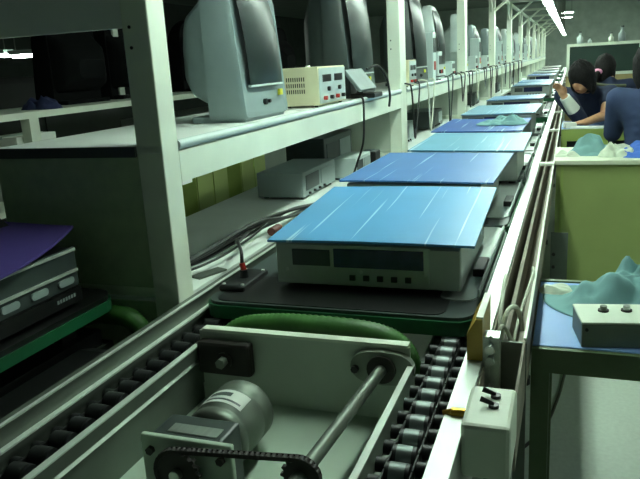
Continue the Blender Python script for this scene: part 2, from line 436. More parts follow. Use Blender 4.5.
# control box on the rail -------------------------------------------------------
cb = tag(empty('control_box', (-.101, .98, .752)), 'small cream control box with two black toggles on the rail', 'control box')
MB().box(-.036, .036, -.066, .066, -.06, .028, .007).build('body', M_cream, cb)
for y in (.028, -.004):
    k = MB().cyl((.006, y, .028), (.006, y, .033), .008, n=12).build('toggle', M_black, cb)
    MB().cyl((.006, y, .033), (-.014, y, .040), .003, .0045, n=8).build('lever', M_black, k)
MB().cyl((-.036, .01, .004), (-.060, .01, .004), .008, n=6).cyl((-.060, .01, .004), (-.074, .012, .0), .006, .004, n=8).build('cable_gland', M_brass, cb)
MB().box(-.003, .03, -.06, .06, -.4, -.058).build('bracket', M_alu_dark, cb)

# white cables in the trunking
def cable(name, pts, r, m, label, group=None, cat='cable', sub=6):
    return tag(MB().tube(pts, r, 8, sub).build(name, m), label, cat, group)
cable('white_cable', [(-.118, 1.34, .66), (-.118, 1.335, .735), (-.108, 1.36, .79), (-.095, 1.42, .782), (-.09, 1.50, .73), (-.09, 1.6, .66)], .005, M_cable, 'white cable arching out of the trunking end')
cable('white_cable', [(-.126, 1.42, .66), (-.128, 1.44, .74), (-.128, 1.52, .79), (-.128, 1.58, .80)], .0048, M_cable, 'white cable sticking straight up beside the bright rail')
cable('white_cable', [(-.108, 1.45, .64), (-.095, 1.56, .71), (-.075, 1.72, .757), (-.080, 1.85, .74)], .004, M_cable, 'white cable lying slantwise across the trunking lip')
cable('white_cable', [(-.122, 1.30, .55), (-.124, 1.31, .65), (-.122, 1.315, .745), (-.114, 1.335, .77), (-.1, 1.38, .72), (-.1, 1.45, .64)], .0045, M_cable, 'white cable hanging down over the trunking end plate')

# ------------------------------------------------------------------ pallets with units under test
def make_pallet():
    t = empty('pallet')
    # origin: middle of the front edge on the chain top
    W, L = .672, .86
    base = [(p[0], p[1]) for p in rrect(W, L, .05, 5, 0, L / 2)]
    MB().prism(base, 2, 0, .034).build('green_rim', M_green, t)
    MB().prism(rrect(W - .012, L - .012, .045, 5, 0, L / 2), 2, .034, .042).build('deck', M_dgrey, t)
    MB().prism(rrect(W - .10, .20, .03, 4, -.02, .115), 2, .042, .044).build('rubber_mat', M_black, t)
    sb = MB().prism(rrect(.085, L - .13, .03, 5, .28, L / 2 + .05), 2, .042, .046).build('side_plate', M_silver, t)
    MB().box(.3235, .329, .15, L - .05, .0425, .062, .002).build('side_bar', M_lgrey, sb)
    MB().box(.293, .3225, .30, .42, .042, .066, .003).build('contact_block', M_black, sb)
    sp = MB().box(-.328, -.255, .08, .24, .042, .058, .006).build('socket_plate', M_black, t)
    for x, y in ((-.318, .095), (-.265, .095), (-.318, .225), (-.265, .225)):
        MB().cyl((x, y, .058), (x, y, .0605), .005, n=10).build('screw', M_paper, sp)
    MB().cyl((.08, .04, .042), (.08, .04, .0435), .010, n=14).build('floor_badge', M_lgrey, t)
    return t
def make_unit():
    t = empty('disc_player')
    # origin: middle of the front face on the pallet deck
    MB().box(-.245, .224, 0, .50, .012, .118, .003).build('chassis', M_silver, t)
    MB().box(-.09, .135, -.003, .002, .060, .108, .001).build('rear_window', M_dwin, t)
    MB().box(-.20, -.10, -.003, .002, .062, .104, .001).build('vent_panel', M_dgrey, t)
    c = MB().box(.150, .222, -.004, .002, .016, .114, .002).build('rear_column', M_silver, t)
    for k in range(5):
        MB().box(-.05 + k * .035, -.035 + k * .035, -.006, .001, .028, .042, .001).build('socket', M_black, t)
    for x in (-.215, -.02, .14): MB().cyl((x, 0, .05), (x, -.004, .05), .004, n=8).build('screw', M_steel, t)
    for x in (-.2, .2):
        for y in (.05, .45): MB().cyl((x, y, 0), (x, y, .014), .016, n=10).build('foot', M_black, t)
    return t
pal0 = make_pallet(); unit0 = make_unit()
Z_CH = .7025
# (Y front of pallet, board corners at front z/back z, colour, label words)
BOARDS = [
 # xc, width, y0, y1, z front, z back, yaw, rgb, words
 (-.452, .515, 1.535, 2.095, .873, .906, .01, (80, 149, 198), 'sky blue scratched board'),
 (-.492, .530, 2.270, 2.95, .893, .897, -.02, (71, 121, 184), 'medium blue board'),
 (-.430, .500, 3.03, 3.735, .897, .897, .0, (104, 161, 191), 'pale blue board'),
 (-.520, .530, 4.14, 4.90, .865, .87, -.02, (55, 97, 174), 'deep blue board'),
 (-.470, .500, 4.92, 5.80, .90, .90, -.02, (116, 160, 186), 'light grey-blue board'),
 (-.475, .490, 6.50, 7.12, .895, .895, -.02, (90, 137, 179), 'narrow blue board'),
 (-.47, .46, 9.2, 10.1, .895, .895, -.02, (104, 143, 174), 'dusty blue board'),
 (-.48, .46, 10.3, 11.2, .89, .89, -.02, (87, 130, 174), 'smooth blue board'),
 (-.50, .48, 13.1, 13.9, .895, .895, -.02, (78, 113, 169), 'slate blue board'),
 (-.50, .48, 15.0, 15.9, .895, .895, -.02, (147, 169, 178), 'pale grey board'),
 (-.50, .46, 17.4, 18.3, .89, .89, 0, (196, 201, 193), 'white board'),
 (-.50, .46, 20.0, 21.0, .89, .89, 0, (200, 203, 196), 'bright white board'),
]
ORD = ['nearest the amber stop block', 'second along the line from the amber stop', 'third along the line from the amber stop', 'fourth along, under the crumpled cloth',
       'fifth along the line from the amber stop', 'sixth along the line from the amber stop', 'seventh along the line from the amber stop', 'eighth along the line from the amber stop',
       'ninth along the line from the amber stop', 'tenth along the line from the amber stop', 'eleventh along the line from the amber stop', 'last before the end wall']
pal_y = [1.42, 2.29, 3.16, 4.06, 4.95, 6.40, 9.1, 10.2, 13.0, 14.95, 17.3, 20.0]
for i, (xc, w, y0, y1, z0, z1, yaw, rgb, words) in enumerate(BOARDS):
    p = pal0 if i == 0 else copy_tree(pal0)
    p.location = (-.516, pal_y[i], Z_CH)
    tag(p, f'black-topped pallet with green rim, {ORD[i]}', 'pallet', 'pallets riding on the conveyor')
    un = unit0 if i == 0 else copy_tree(unit0)
    un.location = (xc, y0 + .02, Z_CH + .046); un.rotation_euler.z = yaw
    un.scale = (1, min(1, (y1 - y0 - .03) / .5), (min(z0, z1) - .006 - Z_CH - .046) / .1185)
    tag(un, f'silver disc player under the {words}, {ORD[i]}', 'disc player', 'disc players on the pallets')
    L = y1 - y0; bd = MB(); nx, ny = 6, 6
    th = .006
    top = [[(-w / 2 + w * a / nx, L * c / ny, (z1 - z0) * (c / ny) + .003 * math.sin(3 * a / nx + i)) for a in range(nx + 1)] for c in range(ny + 1)]
    vs = [p_ for r in top for p_ in r]; n1 = len(vs)
    vs2 = [(x, y, z + th) for x, y, z in vs]
    fs = []; idx = lambda c, a: c * (nx + 1) + a
    for c in range(ny):
        for a in range(nx):
            fs.append((idx(c, a), idx(c + 1, a), idx(c + 1, a + 1), idx(c, a + 1)))
            fs.append(tuple(n1 + k for k in (idx(c, a), idx(c, a + 1), idx(c + 1, a + 1), idx(c + 1, a))))
    rim = [idx(0, a) for a in range(nx + 1)] + [idx(c, nx) for c in range(1, ny + 1)] + [idx(ny, a) for a in range(nx - 1, -1, -1)] + [idx(c, 0) for c in range(ny - 1, 0, -1)]
    for a, b_ in zip(rim, rim[1:] + rim[:1]): fs.append((a, b_, n1 + b_, n1 + a))
    bd.add(vs + vs2, fs)
    bo = bd.build('cover_board', board_mat('board_%d' % i, rgb, seed=i * 3.7), loc=(xc, y0, z0), rz=yaw)
    tag(bo, f'{words} lying on the disc player {ORD[i]}', 'board', 'boards covering the disc players')

# ------------------------------------------------------------------ benches with shelves
BX = -.888; BXB = -1.39; BL = 2.52; BY0 = 1.38
def make_bench():
    t = empty('work_bench', (0, 0, 0))
    L = BL
    for y in (0, L - .072):
        f = MB().box(-.070, 0, y, y + .072, 0, 2.05, .003).build('post', M_cream, t)
        for z in (1.36, 1.405): MB().cyl((-.05, y - .002, z), (-.05, y + .01, z), .004, n=8).build('screw_hole', M_black, f)
        MB().box(-.50, -.45, y + .022, y + .07, 0, 1.119, .003).build('back_post', M_cream, t)
        MB().box(-.46, -.07, y + .014, y + .05, .757, .786).build('cross_rail', M_cream, t)
        ar = MB().box(-.07, .47, y + .015, y + .055, 2.05, 2.085).build('lamp_arm', M_cream, t)
        MB().cyl((-.02, y + .036, 1.80), (.30, y + .036, 2.055), .014, n=8).build('brace', M_cream, ar)
        MB().cyl((-.03, y + (.06 if y == 0 else .01), 1.80), (-.03, y + (.34 if y == 0 else -.27), 2.04), .014, n=8).build('brace', M_cream, ar)
    MB().box(-.06, -.02, .072, L - .072, 2.02, 2.06).build('top_rail', M_cream, t)
    MB().box(-.502, -.003, .0, L, 1.119, 1.137).build('shelf_top', M_lam, t)
    MB().box(-.018, 0, .072, L - .072, 1.040, 1.116).build('fascia', M_cream, t)
    MB().cyl((-.006, .072, 1.131), (-.006, L - .072, 1.131), .0125, n=12).build('edge_tube', M_lgrey, t)
    MB().box(-.502, -.006, .01, L - .01, .728, .756).build('lower_shelf', M_lam, t)
    MB().box(-.45, -.07, L - .05, L - .04, .79, 1.119).build('end_panel', M_white, t)
    return t
b0 = make_bench()
ORDB = ['with the dark end panel', 'second bench along the line', 'third bench along the line', 'fourth bench along the line', 'fifth bench along the line', 'sixth bench along the line',
        'seventh bench along the line', 'eighth bench along the line', 'ninth bench along the line', 'last bench before the end wall']
benches = []
for i in range(10):
    t = b0 if i == 0 else copy_tree(b0)
    t.location = (BX, BY0 + i * BL, 0); benches.append(t)
    tag(t, f'cream steel workbench beside the conveyor, {ORDB[i]}', 'workbench', 'benches along the conveyor')
# extra on the first bench: end panel facing the aisle and dark edge strip, light end board
MB().box(-.50, -.07, .003, .012, .786, 1.112).build('end_panel', M_panel, b0)
MB().box(-.50, -.07, .003, .012, .05, .747).build('end_panel', M_panel, b0)
MB().box(-.502, -.07, -.008, 0, 1.112, 1.137).build('edge_strip', M_dgrey, b0)
MB().box(-.80, -.072, .045, .06, 1.408, 1.80).build('end_board', M_lam, b0)
MB().box(-.012, 0.0, .072, .12, 1.032, 1.040).build('bracket', M_paper, b0)

# ------------------------------------------------------------------ monitors
def make_crt(mcase, mscr, W=.36, H=.45, D=.245):
    """faces +X; origin under the middle of the front edge on the shelf"""
    t = empty('crt_monitor')
    def fx(z): return -.07 * (max(0, z) / H) ** 3
    def ring(x, w, z0, z1, r, tilt, rt=None):
        rt = rt or r; out = []
        for qx, qz, a0 in ((1, 1, 0), (-1, 1, 90), (-1, -1, 180), (1, -1, 270)):
            rr = rt if qz > 0 else r
            for k in range(7):
                a = math.radians(a0 + 15 * k)
                y_ = qx * (w / 2 - rr) + rr * math.cos(a); z_ = (z1 - rr if qz > 0 else z0 + rr) + rr * math.sin(a)
                out.append((x + (fx(z_) if tilt else 0), y_, z_))
        return out
    MB().loft([ring(0, W - .02, .012, H - .01, .02, True, .12), ring(-.014, W, .006, H, .024, True, .13), ring(-.128, W - .012, .006, H - .004, .024, False, .12)], True, True).build('front_casing', mcase, t)
    MB().loft([ring(-.122, W - .03, .06, H - .10, .03, False), ring(-.15, W - .035, .062, H - .13, .03, False), ring(-.195, W - .05, .085, H - .165, .03, False), ring(-.212, W - .08, .105, H - .19, .03, False), ring(-D, W - .17, .12, H - .24, .03, False)], False, True).build('rear_casing', mcase, t)
    # screen, convex patch on the front
    nx, nz = 10, 10; zb, zt, sw = .112, H - .04, W - .10
    rows = []
    for k in range(nz + 1):
        z = zb + (zt - zb) * k / nz; row = []
        for a in range(nx + 1):
            u = a / nx * 2 - 1; v = k / nz * 2 - 1
            hw = sw / 2 if v < 0 else sw / 2 * (1 - .22 * max(0, v) ** 3)
            row.append((fx(z) + .003 + .024 * (1 - u * u) * (1 - v ** 4), u * hw, z))
        rows.append(row)
    MB().loft(rows, False, False, closed=False).build('screen', mscr, t)
    MB().box(-.004, .006, -sw / 2, sw / 2, zb - .006, zb).build('screen_trim', M_lgrey, t)
    MB().box(-.20, -.01, -W / 2 + .02, W / 2 - .02, 0, .02, .004).build('base', mcase, t)
    MB().cyl((-.004, -.02, .055), (.006, -.02, .055), .010, n=12).build('button', M_black, t)
    MB().cyl((-.004, .015, .055), (.005, .015, .055), .006, n=10).build('button', M_black, t)
    MB().box(-.004, .004, .10, .125, .07, .09).build('sticker', mat('yellow_sticker', (214, 212, 60), .6), t)
    return t
ZS = 1.137
NUM = ('first', 'second', 'third', 'fourth', 'fifth', 'sixth', 'seventh', 'eighth', 'ninth')
crtA = make_crt(mat('monitor_grey', (126, 142, 142), .4, vary=.05), M_screen, .36, .50); crtB = make_crt(M_dgrey, M_screen, .46, .62); crtC = make_crt(M_lgrey, M_screen, .36, .56)
crtA.location = (-.945, 2.13, ZS); tag(crtA, 'grey tube monitor with rear hump, on the shelf next to the dark end panel', 'monitor', 'tube monitors on the bench shelves')
crtB.location = (-.965, 3.36, ZS); tag(crtB, 'dark charcoal tube monitor behind the tilted grey keypad', 'monitor', 'tube monitors on the bench shelves')
x = copy_tree(crtB); x.location = (-.945, 4.70, ZS); tag(x, 'dark charcoal tube monitor behind the small cream box', 'monitor', 'tube monitors on the bench shelves')
crtC.location = (-.965, 5.62, ZS); tag(crtC, 'pale grey tube monitor at the far end of the second bench', 'monitor', 'tube monitors on the bench shelves')
for k in range(2, 9):
    for j, off in enumerate((.62, 1.70)):
        x = copy_tree(crtC if (k + j) % 3 else crtA)
        x.location = (-.96 + random.uniform(-.02, .02), BY0 + k * BL + off + random.uniform(-.07, .07), ZS); x.rotation_euler.z = random.uniform(-.08, .08)
        tag(x, ('pale', 'grey')[(k + j) % 3 == 0] + f" tube monitor at the {('head', 'tail')[j]} of the {NUM[k]} bench along the line", 'monitor', 'tube monitors on the far benches')

# ------------------------------------------------------------------ instruments on the shelf
def make_psu(W, D, H):
    t = empty('power_supply')       # front faces +X, near side faces -Y
    MB().box(-D, 0, 0, W, .008, H, .003).build('case', M_beige, t)
    MB().box(-.001, .004, .008, W - .008, .014, H - .006, .001).build('front_panel', M_lgrey, t)
    g = MB()
    for r in range(3):
        for k in range(9): g.box(-D * .86 + k * D * .058, -D * .86 + k * D * .058 + D * .026, -.001, .001, H * .36 + r * H * .15, H * .36 + r * H * .15 + H * .10)
    g.build('vent_slots', M_slot, t)
    for y in (.12, .55):
        MB().box(.003, .006, W * y, W * (y + .3), H * .62, H * .80).build('display', M_black, t)
    for y, m in ((.15, M_red), (.38, M_black), (.6, M_red), (.82, M_black)):
        MB().cyl((.003, W * y, H * .22), (.018, W * y, H * .22), .008, n=10).build('terminal', m, t)
    for y in (.3, .7): MB().cyl((.003, W * y, H * .44), (.014, W * y, H * .44), .009, n=12).build('knob', M_black, t)
    for x_, y_ in ((-D + .02, .02), (-.02, .02), (-D + .02, W - .02), (-.02, W - .02)): MB().cyl((x_, y_, 0), (x_, y_, .01), .008, n=8).build('foot', M_black, t)
    MB().cyl((-D * .5, W * .3, H), (-D * .5, W * .3, H + .006), .01, n=8).build('top_screw', M_paper, t)
    return t
ps = make_psu(.34, .155, .155); ps.location = (-.918, 2.56, ZS)
tag(ps, 'beige bench power supply with slotted side between the two nearest monitors', 'power supply')
ps2 = make_psu(.20, .12, .16); ps2.location = (-.915, 4.17, ZS)
tag(ps2, 'small upright cream instrument at the head of the second bench', 'instrument')
def make_meter(h):
    t = empty('test_meter')
    MB().box(-.12, 0, -.08, .08, .006, h, .004).build('case', M_lgrey, t)
    MB().box(-.001, .003, -.06, .06, h * .55, h * .85).build('display', M_dgrey, t)
    for k in range(3): MB().cyl((0, -.05 + k * .05, h * .3), (.012, -.05 + k * .05, h * .3), .011, n=10).build('knob', M_red if k == 1 else M_black, t)
    for y in (-.06, .06): MB().box(-.11, -.01, y - .01, y + .01, 0, .007).build('foot', M_black, t)
    return t
mm0 = make_meter(.16)
spots = [(1, 1.42, .0), (1, 2.05, .0), (2, .2, 0), (2, 1.12, 0), (2, 2.12, 0), (3, .2, 0), (3, 1.1, 0), (3, 2.1, 0), (4, .2, 0), (4, 1.1, 0), (5, .2, 0), (5, 1.15, 0), (6, .2, 0), (6, 1.1, 0), (7, .2, 0), (8, .2, 0)]
for i, (k, off, _) in enumerate(spots):
    t = mm0 if i == 0 else copy_tree(mm0)
    t.location = (-.93 + random.uniform(-.02, .01), BY0 + k * BL + off, ZS); t.scale = (1, 1, random.choice((.8, 1, 1.3)))
    tag(t, f"pale test meter with knobs, {'at the head' if off < .7 else ('in the middle' if off < 1.6 else 'at the tail')} of the {NUM[k]} bench along the line", 'test meter', 'test meters on the farther benches')
# upper pale boxes standing on the far meters' shelf: tall column testers
tt = empty('signal_tester')
MB().box(-.10, 0, -.055, .055, .0, .34, .006).build('case', M_lgrey, tt)
MB().box(-.001, .003, -.05, .05, .2, .3).build('display', M_screen, tt)
MB().box(-.001, .004, -.03, .03, .08, .14).build('red_panel', M_red, tt)
for i, (k, off) in enumerate(((1, 1.15), (2, 1.29), (3, 1.29), (4, 2.25), (5, 2.25))):
    t = tt if i == 0 else copy_tree(tt)
    t.location = (-.92, BY0 + k * BL + off, ZS)
    tag(t, f'tall pale signal tester with a red panel on the {NUM[k]} bench along the line', 'tester', 'tall testers on the farther benches')
# tilted grey keypad on an arm
kp = tag(empty('keypad_panel', (-.90, 3.16, ZS)), 'tilted grey keypad panel on a dark foot with a hanging cable', 'keypad')
Mk = Matrix.Translation((.0, 0, .085)) @ Matrix.Rotation(math.radians(28), 4, 'Y') @ Matrix.Rotation(math.radians(-10), 4, 'X')
MB().box(-.07, .05, -.13, .14, -.008, .008, .004, M=Matrix.Translation((-.02, 0, .075)) @ Matrix.Rotation(math.radians(52), 4, 'Y')).build('panel', mat('keypad_grey', (108, 122, 122), .5), kp)
MB().box(-.07, .05, -.03, .12, 0, .022, .006).box(-.05, -.02, .02, .07, .02, .07).build('stand', M_black, kp)
MB().tube([(-.02, .10, .13), (.02, .16, .14), (.05, .20, .08), (.055, .24, .0), (.035, .3, -.06)], .006, 8).build('handset_cord', M_black, kp)
cable('hanging_cable', [(-.885, 3.02, 1.15), (-.868, 3.0, 1.135), (-.868, 3.0, 1.06), (-.870, 2.98, .95), (-.90, 2.96, .85), (-.93, 2.95, .765)], .005, M_black, 'black cable hanging over the shelf edge below the keypad')
# loose leads hanging along the far shelf fronts
for i in range(16):
    y = 3.95 + i * .62 + random.uniform(-.15, .15); d = random.uniform(.1, .32)
    c_ = cable('test_lead', [(-.93, y - .06, 1.165), (-.875, y, 1.165), (-.862, y + .05, 1.12), (-.860, y + .10, 1.10 - d), (-.866, y + .2, 1.08 - d * .6), (-.868, y + .3, 1.145), (-.91, y + .36, 1.16)], .005,
               (M_black, M_cable, M_dgrey, M_brown)[i % 4], ('black', 'white', 'grey', 'brown')[i % 4] + ' test lead looping off the shelf front of a farther bench', 'test leads hanging off the farther shelves', 'test lead')

# ------------------------------------------------------------------ things on the lower shelf
ZL = .756
def av(name, x0, x1, y0, y1, h, m, label, cat):
    t = empty(name, ((x0 + x1) / 2, (y0 + y1) / 2, ZL)); w = (x1 - x0) / 2; l = (y1 - y0) / 2
    MB().box(-w, w, -l, l, .01, h, .004).build('case', m, t)
    MB().box(w - .001, w + .003, -l * .85, -l * .1, h * .3, h * .85, .001).build('window', M_dgrey, t)
    MB().box(w - .001, w + .003, l * .05, l * .85, h * .3, h * .85, .001).build('panel', M_grey, t)
    for k in range(4): MB().cyl((w, -l * .7 + k * l * .3, h * .18), (w + .01, -l * .7 + k * l * .3, h * .18), .006, n=8).build('knob', M_black, t)
    for a in (-.8, .8):
        for b_ in (-.8, .8): MB().cyl((a * w, b_ * l, 0), (a * w, b_ * l, .012), .012, n=8).build('foot', M_black, t)
    return tag(t, label, cat)
av('amplifier', -1.24, -1.03, 2.62, 3.04, .115, M_grey, 'grey amplifier with a dark window on the lower shelf', 'amplifier')
av('power_adapter', -1.06, -.945, 3.10, 3.36, .105, M_lgrey, 'speckled silver instrument on the lower shelf by the second post', 'instrument')
MB_ = tag(empty('black_adapter', (-.97, 3.43, ZL)), 'black power adapter beside the silver instrument on the lower shelf', 'adapter')
MB().box(-.04, .045, -.05, .05, 0, .10, .006).build('case', M_black, MB_); MB().box(-.02, .02, -.03, .03, .1, .104).build('label_plate', M_dgrey, MB_)
av('tape_deck', -1.30, -1.10, 3.10, 3.55, .20, M_dgrey, 'dark stacked tape deck at the back of the lower shelf', 'tape deck')
for k in range(1, 6):
    for j in range(2):
        t = av('spare_unit', -1.25, -1.0, BY0 + k * BL + .4 + j * 1.1, BY0 + k * BL + .8 + j * 1.1, .14, (M_grey, M_dgrey)[j], f"{('grey', 'dark')[j]} boxed unit on the lower shelf of the {NUM[k]} bench along the line", 'unit'); t['group'] = 'units on the farther lower shelves'
random.seed(11)
for i in range(6):
    o = random.uniform(-.03, .03)
    pts = [(-1.06 + o, 1.50 + i * .02, ZL + .006), (-1.0 + o * .5, 1.72, ZL + .008 + .012 * (i % 3)), (-.955 + o * .6, 1.95 + o, ZL + .03 + .015 * (i % 3)), (-.925 + o * .5, 2.2, ZL + .03 + .02 * (i % 2)), (-.93 + o, 2.5, ZL + .015), (-.96 + o, 2.75 + o, ZL + .006)]
    tag(MB().tube(pts, .0055, 7).build('shelf_cable', M_black), 'black cable in the bundle along the lower shelf edge', 'cable', 'cables bundled on the lower shelf')
cable('black_cable', [(-.96, 1.95, ZL + .04), (-.92, 1.78, .80), (-.86, 1.66, .84), (-.82, 1.60, .825), (-.811, 1.582, .798)], .005, M_black, 'black cord running from the shelf bundle to the red plug')
pl = tag(empty('red_plug', (-.807, 1.58, .7607)), 'red-collared plug standing in the pallet socket plate', 'plug')
MB().cyl((0, 0, 0), (0, 0, .02), .013, .010, n=12).build('body', M_black, pl); MB().cyl((0, 0, .02), (-.004, .002, .038), .008, n=10).build('collar', M_red, pl)
cable('thin_lead', [(-1.1, 1.47, ZL + .005), (-1.02, 1.50, ZL + .012), (-.95, 1.62, ZL + .02), (-.925, 1.80, ZL + .03), (-.90, 1.96, ZL + .06)], .004, M_black, 'thin black lead curving over the near end of the lower shelf')
jk = tag(empty('cable_plug', (-.905, 2.02, ZL + .012)), 'dark red connector lying against the shelf edge beside the blue board', 'plug')
MB().cyl((0, -.03, .012), (0, .03, .012), .014, n=10).build('shell', mat('dark_red', (92, 40, 30), .5), jk); MB().cyl((0, .03, .012), (0, .05, .012), .007, n=8).build('pin', M_copper, jk)
tag(MB().box(-.05, .05, -.02, .02, 0, .006, .002).build('metal_strip', M_alu_dark, loc=(-.925, 1.60, ZL), rz=1.2), 'small grey metal strip lying on the lower shelf', 'metal strip')
gs = tag(empty('copper_coil', (-.93, 2.42, ZL)), 'little coil of copper wire on the lower shelf', 'wire')
for k in range(5): MB().cyl((.0, 0, .002 + k * .004), (.0, 0, .0055 + k * .004), .03 - .002 * (k % 2), n=16).build('winding', M_copper, gs)

# ------------------------------------------------------------------ left return line: pallet with device and purple board
rl = tag(empty('return_conveyor', (-1.28, .9, 0)), 'short return conveyor in front of the dark bench end panel', 'conveyor')
o_ = Vector((1.28, -.9, 0))
def rpart(mb, name, m):
    q = mb.build(name, m, rl); q.location = o_; return q
rpart(MB().box(-1.10, -1.06, .2, 1.33, .60, .66), 'side_rail', M_alu_dark)
rpart(MB().box(-1.56, -1.52, .2, 1.33, .60, .66), 'side_rail', M_alu_dark)
for y in (.35, .75, 1.2): rpart(MB().box(-1.52, -1.10, y, y + .05, .61, .65), 'cross_member', M_alu_dark)
for x_ in (-1.56, -1.10):
    for y in (.25, 1.27): rpart(MB().box(x_, x_ + .04, y, y + .04, 0, .60), 'leg', M_alu_dark)
rpart(MB().box(-1.55, -1.07, .2, 1.30, .66, .70), 'slide_bed', M_black)
rpart(MB().prism([(.2, .45), (1.29, .45), (1.29, .60), (1.275, .645), (1.245, .675), (1.20, .69), (.2, .69)], 0, -1.055, -.93), 'chain_cover', M_black)
p2 = tag(empty('return_pallet', (-1.30, .40, .752)), 'black pallet with green rim in front of the dark bench end panel', 'pallet')
MB().prism(rrect(.54, .945, .06, 6, 0, .4725), 2, 0, .026).build('green_rim', M_green, p2)
MB().prism(rrect(.53, .935, .055, 6, 0, .4725), 2, .026, .038).build('deck', M_black, p2)
for y in (.1, .8): MB().box(-.2, .2, y, y + .05, -.052, 0).build('skid', M_black, p2)
hs2 = MB().tube([(-1.20, 1.335, .690), (-1.12, 1.335, .722), (-1.05, 1.335, .726), (-1.0, 1.335, .718), (-.972, 1.335, .68), (-.965, 1.335, .60), (-.965, 1.335, .52)], .024, n=14, sub=16, ribs=.0012)
tag(hs2.build('corrugated_hose', M_gmid), 'green corrugated hose under the return pallet by the bench post', 'hose')
dv = tag(empty('cassette_deck', (-1.06, 1.24, .79)), 'black cassette deck with silver striped front under the purple board', 'cassette deck')
MB().box(-.36, -.004, -.50, 0, .008, .135, .003).build('case', M_black, dv)
MB().box(-.005, 0, -.50, -.002, .048, .138, .001).build('front_panel', M_dgrey, dv)
for z in (.130, .082): MB().box(-.003, .005, -.50, -.004, z, z + .006).build('silver_trim', M_trim, dv)
for k in range(5):
    MB().prism(rrect(.05, .016, .0075, 4, -.045 - k * .085, .066), 0, -.001, .004).build('button', M_grey, dv)
MB().box(-.004, .004, -.50, -.002, .012, .044).build('plinth', M_black, dv)
for k in range(7): MB().box(.004, .0045, -.085 + k * .009, -.079 + k * .009, .026, .034).build('badge_letter', M_grey, dv)
for a in (-.33, -.04):
    for b_ in (-.46, -.04): MB().cyl((a, b_, 0), (a, b_, .01), .015, n=8).build('foot', M_rubber, dv)
# purple board: tilted, sagging over the deck
pb = MB(); rows = []
c00, c10, c01, c11 = Vector((-1.62, .90, .93)), Vector((-1.035, .76, .93)), Vector((-1.60, 1.345, .955)), Vector((-1.135, 1.335, .955))
for k in range(9):
    v = k / 8; row = []
    for a in range(9):
        u = a / 8
        p = (c00 * (1 - u) + c10 * u) * (1 - v) + (c01 * (1 - u) + c11 * u) * v
        bow = .05 * math.sin(math.pi * v) * u
        row.append((p.x + bow, p.y, p.z + .003 * math.sin(5 * u)))
    rows.append(row)
pb.loft(rows, False, False, closed=False, smooth=False)
po = pb.build('purple_board', M_purple); 
sm = po.modifiers.new('t', 'SOLIDIFY'); sm.thickness = .006
tag(po, 'purple board lying askew on the cassette deck', 'board')
av2 = tag(empty('black_case', (-1.34, 1.20, .9645)), 'small black case on the purple board by the end panel', 'case')
MB().prism([(-.14, 0), (.07, 0), (.02, .035), (-.10, .04)], 1, -.06, .07).build('body', M_black, av2)
MB().box(-.12, .05, -.065, -.058, .008, .013).build('trim', M_tan, av2)

# ------------------------------------------------------------------ operator side: low blue table
tb = tag(empty('low_table', (.25, 1.75, 0)), 'low table with a pale blue top and dark green frame beside the conveyor', 'table')
o_ = Vector((-.25, -1.75, 0))
def tpart(mb, name, m):
    q = mb.build(name, m, tb); q.location = o_; return q
tpart(MB().box(-.063, .70, 1.515, 1.98, .645, .660, .002), 'table_top', M_bluetop)
tpart(MB().box(-.065, .70, 1.500, 1.515, .600, .657), 'front_rail', M_dgreen)
tpart(MB().box(-.065, .70, 1.98, 1.995, .600, .664), 'back_rail', M_dgreen)
tpart(MB().box(-.065, -.050, 1.515, 1.98, .600, .645), 'side_rail', M_dgreen)
for x_ in (-.065, .66):
    for y in (1.50, 1.955): tpart(MB().box(x_, x_ + .04, y + .002, y + .04, 0, .645), 'leg', M_dgreen)
# metal button box
bx = tag(empty('button_box', (.040, 1.520, .660), .16), 'cream and grey metal box with two push buttons on the blue table', 'button box')
MB().box(0, .205, 0, .118, 0, .054, .002).build('body', mat('grey_box_metal', (130, 140, 124), .5, .2, vary=.06), bx)
MB().box(-.001, .206, -.002, .119, .054, .060, .002).build('lid', M_cream, bx)
for x_, y, m in ((.058, .070, M_alu_dark), (.108, .072, M_steel)):
    k = MB().cyl((x_, y, .060), (x_, y, .064), .012, n=14).build('button', M_brown, bx)
    MB().cyl((x_, y, .064), (x_, y, .073), .0075, n=12).build('button_cap', m, k)
for x_ in (.010, .195): MB().cyl((x_, 0, .042), (x_, -.003, .042), .004, n=8).build('screw', M_black, bx)
MB().box(.165, .205, -.006, -.001, .034, .058, .002).build('latch', M_brown, bx)

